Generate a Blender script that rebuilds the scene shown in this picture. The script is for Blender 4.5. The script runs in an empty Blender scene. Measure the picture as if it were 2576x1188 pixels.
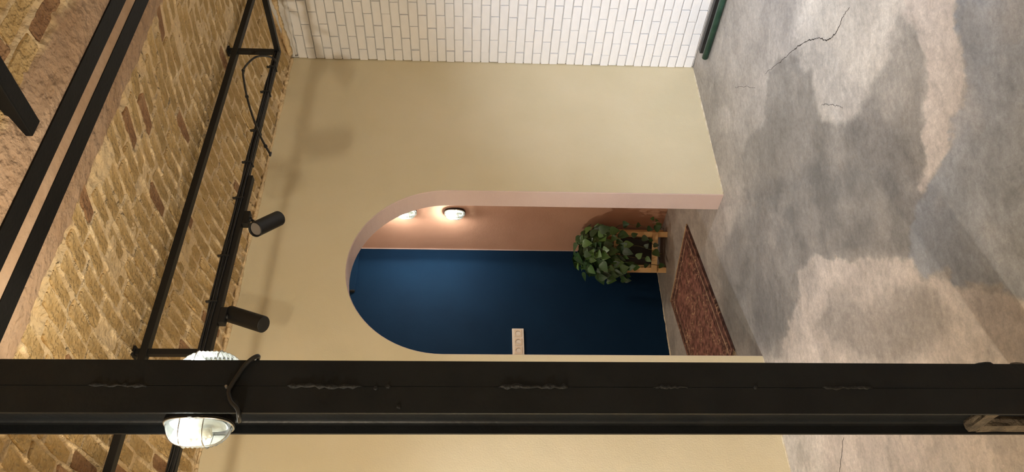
import bpy, bmesh, math, random
import numpy as np
from mathutils import Vector, Matrix

random.seed(7)
rng = np.random.default_rng(7)
scene = bpy.context.scene
C = scene.collection
PI = math.pi

# ------------------------------------------------------------------ camera
# the photograph was taken with the phone turned: the picture's left side is the ceiling
F_PX = 1950.0
CAM = Vector((-4.007, -3.364, 1.440))
YAW, PIT, ROL = 0.6521, -0.0486, 0.0129
def camera_axes():
    cy, sy, cp, sp = math.cos(YAW), math.sin(YAW), math.cos(PIT), math.sin(PIT)
    f = Vector((sy*cp, cy*cp, sp)); r = Vector((cy, -sy, 0)); u = r.cross(f)
    cr, sr = math.cos(ROL), math.sin(ROL)
    return cr*r + sr*u, -(cr*u - sr*r), f          # right, down, forward in the upright room
AX_R, AX_D, AX_F = camera_axes()
cd = bpy.data.cameras.new('camera'); cam = bpy.data.objects.new('camera', cd); C.objects.link(cam)
cd.sensor_fit = 'HORIZONTAL'; cd.sensor_width = 36.0; cd.lens = 36.0*F_PX/2576.0
cd.clip_start = 0.02
m = Matrix.Identity(4)
for i in range(3):
    m[i][0] = AX_D[i]; m[i][1] = AX_R[i]; m[i][2] = -AX_F[i]; m[i][3] = CAM[i]
cam.matrix_world = m
scene.camera = cam

def ray(x, y):
    return AX_R*((594.0 - y)/F_PX) + AX_D*((x - 1288.0)/F_PX) + AX_F
def on_z(x, y, z):
    d = ray(x, y); return CAM + d*((z - CAM.z)/d.z)
def on_y(x, y, Y):
    d = ray(x, y); return CAM + d*((Y - CAM.y)/d.y)
def to_px(P):
    d = Vector(P) - CAM; w = d.dot(AX_F)
    if w <= 0.05: return None
    return (1288 + F_PX*d.dot(AX_D)/w, 594 - F_PX*d.dot(AX_R)/w, w)

# ------------------------------------------------------------------ world, exposure
w = bpy.data.worlds.new('world'); scene.world = w; w.use_nodes = True
w.node_tree.nodes['Background'].inputs[0].default_value = (0.9, 0.85, 0.75, 1)
w.node_tree.nodes['Background'].inputs[1].default_value = 0.02
vs = scene.view_settings
vs.view_transform = 'Standard'; vs.look = 'None'; vs.gamma = 1.0; vs.use_curve_mapping = False
vs.exposure = 0.73

LAMP_W = 9.0            # bulkhead lamps on the column and the left wall
RECESS_W = 3.6           # bulkhead lamps in the room behind the arch
RECESS_COL = (1.0, 0.93, 0.82)
LAMP_COL = (1.0, 0.89, 0.71)
SPOT_COL = (0.91, 1.0, 1.15)

# ------------------------------------------------------------------ dimensions (metres)
H = 2.64
XL, YN = -6.80, -5.2                 # left wall, near wall (behind the camera)
JR, JL, SPR = -1.115, -2.170, 1.584  # arch jambs and springing height
ACX, AR = (JR+JL)/2, (JR-JL)/2
WT = 0.136                           # wall thickness at the arch
RX, RY, RXL = -0.362, 1.592, -3.4    # recess behind the arch
BEAM = ((-1.760, -1.695), (-1.648, -1.583))
POST = (-3.268, -3.138, -1.740, -1.620)

# ------------------------------------------------------------------ helpers
def lin(r, g, b):
    f = lambda c: (c/255/12.92 if c/255 <= 0.04045 else ((c/255+0.055)/1.055)**2.4)
    return (f(r), f(g), f(b), 1.0)

def link(name, me, mat=None, parent=None, smooth=False):
    o = bpy.data.objects.new(name, me); C.objects.link(o)
    if mat and not me.materials: me.materials.append(mat)
    if parent: o.parent = parent
    if smooth: me.polygons.foreach_set('use_smooth', [True]*len(me.polygons))
    return o
def from_py(name, v, f, mat=None, parent=None, smooth=False):
    me = bpy.data.meshes.new(name); me.from_pydata(v, [], f); me.update()
    return link(name, me, mat, parent, smooth)
def from_bm(name, bm, mat=None, parent=None, smooth=False):
    me = bpy.data.meshes.new(name); bmesh.ops.recalc_face_normals(bm, faces=bm.faces[:]); bm.to_mesh(me); bm.free()
    return link(name, me, mat, parent, smooth)
def tag(o, label=None, cat=None, group=None, kind=None):
    if label: o['label'] = label
    if cat: o['category'] = cat
    if group: o['group'] = group
    if kind: o['kind'] = kind
    return o
def empty(name, loc=(0, 0, 0), mat=None):
    o = bpy.data.objects.new(name, None); C.objects.link(o)
    o.empty_display_size = 0.05
    if mat is not None: o.matrix_world = mat
    else: o.location = loc
    return o
def keep(o, parent):                 # parent a mesh that was built in world coordinates to an Empty that is only translated
    o.parent = parent; o.matrix_parent_inverse = Matrix.Translation(parent.location).inverted(); return o

def bx(bm, lo, hi, bev=0.0, M=None):
    v = [bm.verts.new((x, y, z)) for x in (lo[0], hi[0]) for y in (lo[1], hi[1]) for z in (lo[2], hi[2])]
    fs = [bm.faces.new([v[i] for i in q]) for q in ((0, 1, 3, 2), (4, 6, 7, 5), (0, 4, 5, 1), (2, 3, 7, 6), (0, 2, 6, 4), (1, 5, 7, 3))]
    if bev > 0:
        es = list({e for f in fs for e in f.edges})
        r = bmesh.ops.bevel(bm, geom=es, offset=bev, segments=2, affect='EDGES', profile=0.6)
        v = list({x for f in r['faces'] for x in f.verts} | {x for x in v if x.is_valid})
    if M is not None: bmesh.ops.transform(bm, matrix=M, verts=v)
    return v
def frame(d, up=Vector((0, 0, 1))):
    d = Vector(d).normalized()
    s = d.cross(up)
    if s.length < 1e-4: s = d.cross(Vector((1, 0, 0)))
    s.normalize(); return s, s.cross(d).normalized(), d
def cyl(bm, p0, p1, r0, r1=None, seg=20, caps=True):
    r1 = r0 if r1 is None else r1
    p0, p1 = Vector(p0), Vector(p1); s, u, d = frame(p1-p0)
    ra = [bm.verts.new(p0 + (s*math.cos(2*PI*k/seg)+u*math.sin(2*PI*k/seg))*r0) for k in range(seg)]
    rb = [bm.verts.new(p1 + (s*math.cos(2*PI*k/seg)+u*math.sin(2*PI*k/seg))*r1) for k in range(seg)]
    for k in range(seg): bm.faces.new((ra[k], ra[(k+1) % seg], rb[(k+1) % seg], rb[k]))
    if caps: bm.faces.new(ra[::-1]); bm.faces.new(rb)
def tube(bm, pts, r, seg=8, closed=False):
    pts = [Vector(p) for p in pts]; n = len(pts); rings = []
    ref = None
    for i, p in enumerate(pts):
        a = pts[(i-1) % n] if (closed or i > 0) else p; b = pts[(i+1) % n] if (closed or i < n-1) else p
        d = (b-a).normalized()
        if ref is None:
            s, u, _ = frame(d)
        else:
            s = (ref - d*ref.dot(d))
            s = s.normalized() if s.length > 1e-5 else frame(d)[0]
            u = d.cross(s)
        ref = s
        rr = r[i] if isinstance(r, (list, tuple)) else r
        rings.append([bm.verts.new(p + (s*math.cos(2*PI*k/seg)+u*math.sin(2*PI*k/seg))*rr) for k in range(seg)])
    for i in range(n if closed else n-1):
        A, B = rings[i], rings[(i+1) % n]
        for k in range(seg): bm.faces.new((A[k], A[(k+1) % seg], B[(k+1) % seg], B[k]))
    if not closed: bm.faces.new(rings[0][::-1]); bm.faces.new(rings[-1])
def smooth_path(pts, n=6):
    P = [Vector(p) for p in pts]; out = []
    for i in range(len(P)-1):
        a, b, c, d = P[max(i-1, 0)], P[i], P[i+1], P[min(i+2, len(P)-1)]
        for k in range(n):
            t = k/n
            out.append(0.5*((2*b)+(c-a)*t+(2*a-5*b+4*c-d)*t*t+(3*b-a-3*c+d)*t**3))
    out.append(P[-1]); return out

# value noise for shaping meshes
_perm = rng.integers(0, 2**31, 4096)
def vnoise(x, y, seed=0):
    x = np.asarray(x, float); y = np.asarray(y, float)
    xi = np.floor(x).astype(np.int64); yi = np.floor(y).astype(np.int64); fx = x-xi; fy = y-yi
    fx = fx*fx*(3-2*fx); fy = fy*fy*(3-2*fy)
    def h(a, b): return (_perm[(a*131 + b*7919 + seed*977 + _perm[(a+seed*31) & 4095]) & 4095] % 10007)/10007.0
    return (h(xi, yi)*(1-fx)+h(xi+1, yi)*fx)*(1-fy)+(h(xi, yi+1)*(1-fx)+h(xi+1, yi+1)*fx)*fy
def fbm(x, y, seed=0, o=4):
    s = 0; a = 0.5; t = 0
    for k in range(o):
        s = s+a*vnoise(x*2**k, y*2**k, seed+k); t += a; a *= 0.5
    return s/t

# ------------------------------------------------------------------ materials
def mat(name, c1, c2=None, scale=6.0, detail=5.0, rough=0.7, bump=0.0, bscale=60.0, spec=0.5, metal=0.0, lo=0.35, hi=0.65, rnd=0.0, stretch=None, rough2=None, bump2=None):
    m = bpy.data.materials.new(name); m.use_nodes = True; nt = m.node_tree; N = nt.nodes; L = nt.links
    b = N['Principled BSDF']; b.inputs['Roughness'].default_value = rough; b.inputs['Metallic'].default_value = metal
    b.inputs['Specular IOR Level'].default_value = spec
    tc = N.new('ShaderNodeTexCoord'); src = tc.outputs['Object']
    if stretch:
        mp = N.new('ShaderNodeMapping'); mp.inputs['Scale'].default_value = stretch; L.new(src, mp.inputs['Vector']); src = mp.outputs['Vector']
    col = None
    if c2:
        n = N.new('ShaderNodeTexNoise'); n.inputs['Scale'].default_value = scale; n.inputs['Detail'].default_value = detail; L.new(src, n.inputs['Vector'])
        r = N.new('ShaderNodeValToRGB'); r.color_ramp.elements[0].position = lo; r.color_ramp.elements[1].position = hi
        r.color_ramp.elements[0].color = c1; r.color_ramp.elements[1].color = c2
        L.new(n.outputs['Fac'], r.inputs['Fac']); col = r.outputs['Color']
        if rough2 is not None:
            mr = N.new('ShaderNodeMapRange'); mr.inputs[3].default_value = rough; mr.inputs[4].default_value = rough2
            L.new(n.outputs['Fac'], mr.inputs[0]); L.new(mr.outputs[0], b.inputs['Roughness'])
    if rnd > 0:
        oi = N.new('ShaderNodeObjectInfo'); hs = N.new('ShaderNodeHueSaturation')
        mr = N.new('ShaderNodeMapRange'); mr.inputs[3].default_value = 1-rnd; mr.inputs[4].default_value = 1+rnd
        L.new(oi.outputs['Random'], mr.inputs[0]); L.new(mr.outputs[0], hs.inputs['Value'])
        if col: L.new(col, hs.inputs['Color'])
        else: hs.inputs['Color'].default_value = c1
        col = hs.outputs['Color']
    if col: L.new(col, b.inputs['Base Color'])
    else: b.inputs['Base Color'].default_value = c1
    if bump > 0:
        n2 = N.new('ShaderNodeTexNoise'); n2.inputs['Scale'].default_value = bscale; n2.inputs['Detail'].default_value = 6.0; L.new(src, n2.inputs['Vector'])
        bp = N.new('ShaderNodeBump'); bp.inputs['Strength'].default_value = 1.0; bp.inputs['Distance'].default_value = bump
        L.new(n2.outputs['Fac'], bp.inputs['Height'])
        if bump2:
            n3 = N.new('ShaderNodeTexNoise'); n3.inputs['Scale'].default_value = bump2[1]; n3.inputs['Detail'].default_value = 3.0; L.new(src, n3.inputs['Vector'])
            b2 = N.new('ShaderNodeBump'); b2.inputs['Distance'].default_value = bump2[0]
            L.new(n3.outputs['Fac'], b2.inputs['Height']); L.new(b2.outputs['Normal'], bp.inputs['Normal'])
        L.new(bp.outputs['Normal'], b.inputs['Normal'])
    return m

M = {}
M['yellow'] = mat('beige_yellow_paint', lin(221, 209, 176), lin(226, 214, 183), 2.5, rough=0.62, bump=0.0012, bscale=140, spec=0.35, bump2=(0.004, 6))
M['pink'] = mat('dusty_pink_paint', lin(198, 176, 169), lin(204, 183, 176), 3, rough=0.6, bump=0.001, bscale=120, spec=0.35, bump2=(0.004, 7))
M['brown'] = mat('brown_pink_paint', lin(198, 154, 130), lin(205, 161, 137), 3, rough=0.6, bump=0.001, bscale=120, spec=0.35, bump2=(0.004, 5))
M['blue'] = mat('dark_blue_paint', lin(9, 41, 70), lin(11, 45, 75), 3, rough=0.8, bump=0.0012, bscale=150, spec=0.15, bump2=(0.003, 8))
M['white_brick'] = mat('white_painted_brick', lin(232, 231, 231), lin(240, 239, 239), 8, rough=0.6, bump=0.0012, bscale=70, spec=0.35, bump2=(0.002, 22))
M['white_joint'] = mat('white_painted_joint', lin(216, 214, 211), lin(224, 222, 219), 12, rough=0.75, bump=0.002, bscale=60, spec=0.3)
M['plain_wall'] = mat('pale_plaster_paint', lin(205, 196, 178), lin(212, 203, 186), 3, rough=0.7, bump=0.001, bscale=120)
M['mortar'] = mat('rough_lime_mortar', lin(222, 194, 150), lin(236, 212, 172), 5, 8, rough=0.9, bump=0.016, bscale=38, spec=0.2, lo=0.3, hi=0.7, bump2=(0.03, 14))
M['ceil_plaster'] = mat('smeared_ceiling_plaster', lin(190, 162, 136), lin(176, 146, 118), 6, 8, rough=0.88, bump=0.006, bscale=30, spec=0.2)
def add_plaster(m, c1, c2):              # the mortar turns to smooth plaster where the mesh attribute says so
    nt = m.node_tree; N = nt.nodes; L = nt.links; b = N['Principled BSDF']
    src = b.inputs['Base Color'].links[0].from_socket
    a = N.new('ShaderNodeAttribute'); a.attribute_name = 'plaster'; tc = N.new('ShaderNodeTexCoord')
    n = N.new('ShaderNodeTexNoise'); n.inputs['Scale'].default_value = 6; n.inputs['Detail'].default_value = 8; L.new(tc.outputs['Object'], n.inputs['Vector'])
    r = N.new('ShaderNodeValToRGB'); r.color_ramp.elements[0].color = c1; r.color_ramp.elements[1].color = c2; r.color_ramp.elements[0].position = 0.35; r.color_ramp.elements[1].position = 0.65; L.new(n.outputs['Fac'], r.inputs[0])
    x = N.new('ShaderNodeMix'); x.data_type = 'RGBA'; L.new(a.outputs['Fac'], x.inputs[0]); L.new(src, x.inputs[6]); L.new(r.outputs[0], x.inputs[7]); L.new(x.outputs[2], b.inputs['Base Color'])
add_plaster(M['mortar'], lin(190, 162, 136), lin(176, 146, 118))
M['brick_tan'] = mat('tan_old_brick', lin(194, 162, 110), lin(220, 190, 140), 18, 8, rough=0.9, bump=0.02, bscale=55, spec=0.2, rnd=0.1, bump2=(0.03, 18))
M['brick_red'] = mat('reddish_old_brick', lin(152, 114, 84), lin(182, 144, 108), 18, 8, rough=0.9, bump=0.02, bscale=55, spec=0.2, rnd=0.1, bump2=(0.03, 18))
M['black_steel'] = mat('black_painted_steel', lin(8, 8, 8), lin(11, 11, 11), 9, rough=0.55, bump=0.0008, bscale=90, spec=0.18, bump2=(0.002, 12))
M['column_paint'] = mat('charcoal_black_column_paint', lin(27, 30, 33), lin(32, 35, 38), 9, rough=0.42, bump=0.0008, bscale=90, spec=0.2, bump2=(0.002, 12))
M['black_matt'] = mat('black_matt_metal', lin(13, 13, 13), lin(17, 16, 16), 10, rough=0.55, bump=0.0004, bscale=200, spec=0.4)
M['black_rubber'] = mat('black_cable_sheath', lin(26, 26, 26), lin(36, 35, 34), 20, rough=0.4, spec=0.5)
M['weld'] = mat('black_painted_weld', lin(26, 28, 30), lin(38, 39, 40), 60, rough=0.6, bump=0.004, bscale=120, spec=0.3)
M['lump'] = mat('dusty_mortar_lump', lin(70, 63, 54), lin(104, 94, 80), 25, rough=0.9, bump=0.01, bscale=60)
M['wood'] = mat('pale_pine_wood', lin(208, 168, 114), lin(234, 200, 148), 9, 6, rough=0.6, bump=0.002, bscale=60, stretch=(1, 1, 0.25), rnd=0.08)
M['pot'] = mat('black_plastic_pot', lin(20, 20, 21), lin(28, 28, 29), 12, rough=0.5)
M['soil'] = mat('dark_soil', lin(42, 30, 22), lin(62, 46, 34), 50, rough=0.95, bump=0.01, bscale=90)
M['vine'] = mat('green_brown_vine', lin(78, 84, 40), lin(96, 80, 48), 20, rough=0.55)
M['plastic'] = mat('cream_plastic', lin(246, 241, 230), lin(248, 244, 234), 10, rough=0.35)
M['socket'] = mat('beige_socket_plastic', lin(236, 224, 202), lin(240, 228, 208), 10, rough=0.4)
M['socket_shade'] = mat('socket_recess_shade', lin(132, 108, 82), lin(140, 116, 90), 10, rough=0.5)  # shade inside the recess put into a darker plastic colour
M['hole'] = mat('dark_hole', lin(24, 22, 20), rough=0.7)
M['steel'] = mat('bright_screw_steel', lin(180, 178, 172), lin(200, 198, 192), 30, rough=0.3, metal=0.9)
M['green_pipe'] = mat('worn_green_paint', lin(20, 62, 48), lin(48, 84, 70), 22, 8, rough=0.38, bump=0.001, bscale=60, lo=0.45, hi=0.75)
M['dark_bar'] = mat('scuffed_black_bar', lin(24, 23, 22), lin(48, 45, 42), 30, 8, rough=0.5, lo=0.5, hi=0.8)
M['sealant'] = mat('chalky_edge_plaster', lin(196, 182, 154), lin(226, 216, 194), 25, 6, rough=0.85, bump=0.008, bscale=60)
M['edge_white'] = mat('pale_edge_paint', lin(232, 222, 196), lin(238, 230, 206), 15, rough=0.55)
M['reflector'] = mat('grey_enamel', lin(165, 168, 164), rough=0.35)
M['lens'] = mat('grey_lens', lin(120, 112, 104), rough=0.25)
M['crack'] = mat('dark_crack', lin(58, 52, 46), rough=0.9)
M['fringe'] = mat('cream_fringe', lin(196, 168, 126), lin(170, 140, 100), 40, rough=0.9)

def glass_mat():
    m = bpy.data.materials.new('ribbed_lamp_glass'); m.use_nodes = True; nt = m.node_tree; N = nt.nodes; L = nt.links
    N.remove(N['Principled BSDF']); out = N['Material Output']
    tr = N.new('ShaderNodeBsdfTransparent'); tr.inputs[0].default_value = (0.93, 0.98, 0.95, 1)
    tl = N.new('ShaderNodeBsdfTranslucent'); tl.inputs[0].default_value = (0.85, 0.95, 0.88, 1)
    gl = N.new('ShaderNodeBsdfGlossy'); gl.inputs[0].default_value = (1, 1, 1, 1); gl.inputs['Roughness'].default_value = 0.12
    m1 = N.new('ShaderNodeMixShader'); m1.inputs[0].default_value = 0.10
    fr = N.new('ShaderNodeFresnel'); fr.inputs[0].default_value = 1.5
    m2 = N.new('ShaderNodeMixShader')
    L.new(tr.outputs[0], m1.inputs[1]); L.new(tl.outputs[0], m1.inputs[2])
    L.new(fr.outputs[0], m2.inputs[0]); L.new(m1.outputs[0], m2.inputs[1]); L.new(gl.outputs[0], m2.inputs[2])
    L.new(m2.outputs[0], out.inputs['Surface'])
    return m
M['glass'] = glass_mat()
def emit_mat(name, col, s):
    m = bpy.data.materials.new(name); m.use_nodes = True; b = m.node_tree.nodes['Principled BSDF']
    b.inputs['Base Color'].default_value = (0.9, 0.9, 0.9, 1)
    b.inputs['Emission Color'].default_value = (*col, 1); b.inputs['Emission Strength'].default_value = s; return m
M['bulb'] = emit_mat('lit_bulb', (1, 0.97, 0.92), 14.0)
M['spot_lit'] = emit_mat('lit_spot_lens', (1, 0.95, 0.87), 20.0)

def leaf_mat():
    m = bpy.data.materials.new('pothos_leaf'); m.use_nodes = True; nt = m.node_tree; N = nt.nodes; L = nt.links
    b = N['Principled BSDF']; b.inputs['Roughness'].default_value = 0.45
    oi = N.new('ShaderNodeObjectInfo'); r = N.new('ShaderNodeValToRGB')
    e = r.color_ramp.elements; e[0].color = lin(28, 52, 26); e[1].color = lin(84, 120, 56)
    x = r.color_ramp.elements.new(0.6); x.color = lin(42, 74, 34)
    L.new(oi.outputs['Random'], r.inputs[0])
    tc = N.new('ShaderNodeTexCoord'); n = N.new('ShaderNodeTexNoise'); n.inputs['Scale'].default_value = 22; L.new(tc.outputs['Object'], n.inputs['Vector'])
    mx = N.new('ShaderNodeMix'); mx.data_type = 'RGBA'; mr = N.new('ShaderNodeMapRange'); mr.inputs[1].default_value = 0.6; mr.inputs[2].default_value = 0.75; mr.inputs[4].default_value = 0.35
    L.new(n.outputs['Fac'], mr.inputs[0]); L.new(mr.outputs[0], mx.inputs[0]); L.new(r.outputs[0], mx.inputs[6]); mx.inputs[7].default_value = lin(140, 160, 90)
    L.new(mx.outputs[2], b.inputs['Base Color'])
    return m
M['leaf'] = leaf_mat()

def floor_mat():
    m = bpy.data.materials.new('troweled_microcement'); m.use_nodes = True; nt = m.node_tree; N = nt.nodes; L = nt.links
    b = N['Principled BSDF']; b.inputs['Specular IOR Level'].default_value = 0.4
    at = N.new('ShaderNodeAttribute'); at.attribute_name = 'tone'
    tc = N.new('ShaderNodeTexCoord')
    mp = N.new('ShaderNodeMapping'); mp.inputs['Rotation'].default_value = (0, 0, 0.65); mp.inputs['Scale'].default_value = (1.0, 1.55, 1); L.new(tc.outputs['Object'], mp.inputs[0])
    n1 = N.new('ShaderNodeTexNoise'); n1.inputs['Scale'].default_value = 3.2; n1.inputs['Detail'].default_value = 10; n1.inputs['Roughness'].default_value = 0.68; n1.inputs['Distortion'].default_value = 0.6; L.new(mp.outputs[0], n1.inputs['Vector'])
    n2 = N.new('ShaderNodeTexNoise'); n2.inputs['Scale'].default_value = 26; n2.inputs['Detail'].default_value = 8; n2.inputs['Roughness'].default_value = 0.7; L.new(mp.outputs[0], n2.inputs['Vector'])
    r1 = N.new('ShaderNodeMapRange'); r1.inputs[1].default_value = 0.3; r1.inputs[2].default_value = 0.7; r1.inputs[3].default_value = 0.70; r1.inputs[4].default_value = 1.28; L.new(n1.outputs['Fac'], r1.inputs[0])
    r2 = N.new('ShaderNodeMapRange'); r2.inputs[1].default_value = 0.3; r2.inputs[2].default_value = 0.7; r2.inputs[3].default_value = 0.80; r2.inputs[4].default_value = 1.20; L.new(n2.outputs['Fac'], r2.inputs[0])
    mu = N.new('ShaderNodeMath'); mu.operation = 'MULTIPLY'; L.new(r1.outputs[0], mu.inputs[0]); L.new(r2.outputs[0], mu.inputs[1])
    n4 = N.new('ShaderNodeTexNoise'); n4.inputs['Scale'].default_value = 75; n4.inputs['Detail'].default_value = 6; n4.inputs['Roughness'].default_value = 0.65; n4.inputs['Distortion'].default_value = 1.2; L.new(tc.outputs['Object'], n4.inputs['Vector'])
    r4 = N.new('ShaderNodeMapRange'); r4.inputs[1].default_value = 0.3; r4.inputs[2].default_value = 0.7; r4.inputs[3].default_value = 0.84; r4.inputs[4].default_value = 1.16; L.new(n4.outputs['Fac'], r4.inputs[0])
    mv = N.new('ShaderNodeMath'); mv.operation = 'MULTIPLY'; L.new(mu.outputs[0], mv.inputs[0]); L.new(r4.outputs[0], mv.inputs[1])
    hs = N.new('ShaderNodeHueSaturation'); L.new(at.outputs['Color'], hs.inputs['Color']); L.new(mv.outputs[0], hs.inputs['Value'])
    L.new(hs.outputs[0], b.inputs['Base Color'])
    rr = N.new('ShaderNodeMapRange'); rr.inputs[3].default_value = 0.42; rr.inputs[4].default_value = 0.62; L.new(n1.outputs['Fac'], rr.inputs[0]); L.new(rr.outputs[0], b.inputs['Roughness'])
    bp = N.new('ShaderNodeBump'); bp.inputs['Distance'].default_value = 0.0022; L.new(n2.outputs['Fac'], bp.inputs['Height'])
    bq = N.new('ShaderNodeBump'); bq.inputs['Distance'].default_value = 0.005; L.new(n1.outputs['Fac'], bq.inputs['Height']); L.new(bq.outputs[0], bp.inputs['Normal'])
    L.new(bp.outputs[0], b.inputs['Normal'])
    return m
M['floor'] = floor_mat()

def rug_mat(LN, WD):
    m = bpy.data.materials.new('maroon_woven_rug'); m.use_nodes = True; nt = m.node_tree; N = nt.nodes; L = nt.links
    b = N['Principled BSDF']; b.inputs['Roughness'].default_value = 0.95; b.inputs['Specular IOR Level'].default_value = 0.1
    tc = N.new('ShaderNodeTexCoord'); sx = N.new('ShaderNodeSeparateXYZ'); L.new(tc.outputs['Object'], sx.inputs[0])
    def math_(op, a, bb=None):
        n = N.new('ShaderNodeMath'); n.operation = op
        for i, v in enumerate((a, bb)):
            if v is None: continue
            if isinstance(v, (int, float)): n.inputs[i].default_value = v
            else: L.new(v, n.inputs[i])
        return n.outputs[0]
    # distance to the nearest rug edge -> border stripes
    X, Y = sx.outputs[0], sx.outputs[1]
    dx = math_('MINIMUM', X, math_('SUBTRACT', LN, X)); dy = math_('MINIMUM', Y, math_('SUBTRACT', WD, Y)); d = math_('MINIMUM', dx, dy)
    br = N.new('ShaderNodeValToRGB'); br.color_ramp.interpolation = 'CONSTANT'
    cols = [(0, (78, 56, 50)), (0.05, (134, 98, 84)), (0.12, (98, 70, 62)), (0.26, (172, 142, 118)), (0.30, (120, 84, 74)), (0.42, (84, 60, 54)), (0.46, (134, 94, 82))]
    e = br.color_ramp.elements; e[0].position = 0; e[0].color = lin(*cols[0][1]); e[1].position = cols[1][0]; e[1].color = lin(*cols[1][1])
    for p, c in cols[2:]:
        q = e.new(p); q.color = lin(*c)
    L.new(math_('MULTIPLY', d, 4.0), br.inputs[0])
    # angular motif woven in small steps
    sn = N.new('ShaderNodeVectorMath'); sn.operation = 'SNAP'; sn.inputs[1].default_value = (0.012, 0.010, 1); L.new(tc.outputs['Object'], sn.inputs[0])
    vo = N.new('ShaderNodeTexVoronoi'); vo.distance = 'MANHATTAN'; vo.feature = 'F1'; vo.inputs['Scale'].default_value = 9; L.new(sn.outputs[0], vo.inputs['Vector'])
    vr = N.new('ShaderNodeValToRGB'); vr.color_ramp.interpolation = 'CONSTANT'
    ve = vr.color_ramp.elements; ve[0].color = (0, 0, 0, 1); ve[1].position = 0.34; ve[1].color = (1, 1, 1, 1); q = ve.new(0.46); q.color = (0, 0, 0, 1); q = ve.new(0.62); q.color = (0.6, 0.6, 0.6, 1); q = ve.new(0.7); q.color = (0, 0, 0, 1)
    L.new(vo.outputs['Distance'], vr.inputs[0])
    nz = N.new('ShaderNodeTexNoise'); nz.inputs['Scale'].default_value = 45; nz.inputs['Detail'].default_value = 4; L.new(sn.outputs[0], nz.inputs['Vector'])
    nr = N.new('ShaderNodeMapRange'); nr.inputs[1].default_value = 0.42; nr.inputs[2].default_value = 0.6; L.new(nz.outputs['Fac'], nr.inputs[0])
    mx = N.new('ShaderNodeMix'); mx.data_type = 'RGBA'; L.new(math_('MULTIPLY', vr.outputs[0], nr.outputs[0]), mx.inputs[0]); L.new(br.outputs[0], mx.inputs[6]); mx.inputs[7].default_value = lin(186, 152, 120)
    n2 = N.new('ShaderNodeTexNoise'); n2.inputs['Scale'].default_value = 30; n2.inputs['Detail'].default_value = 6; L.new(tc.outputs['Object'], n2.inputs['Vector'])
    r2 = N.new('ShaderNodeMapRange'); r2.inputs[1].default_value = 0.35; r2.inputs[2].default_value = 0.65; r2.inputs[3].default_value = 0.45; r2.inputs[4].default_value = 1.3; L.new(n2.outputs['Fac'], r2.inputs[0])
    hs = N.new('ShaderNodeHueSaturation'); L.new(mx.outputs[2], hs.inputs['Color']); L.new(r2.outputs[0], hs.inputs['Value']); L.new(hs.outputs[0], b.inputs['Base Color'])
    bp = N.new('ShaderNodeBump'); bp.inputs['Distance'].default_value = 0.004; n3 = N.new('ShaderNodeTexNoise'); n3.inputs['Scale'].default_value = 250; L.new(tc.outputs['Object'], n3.inputs['Vector']); L.new(n3.outputs['Fac'], bp.inputs['Height']); L.new(bp.outputs[0], b.inputs['Normal'])
    return m

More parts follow.
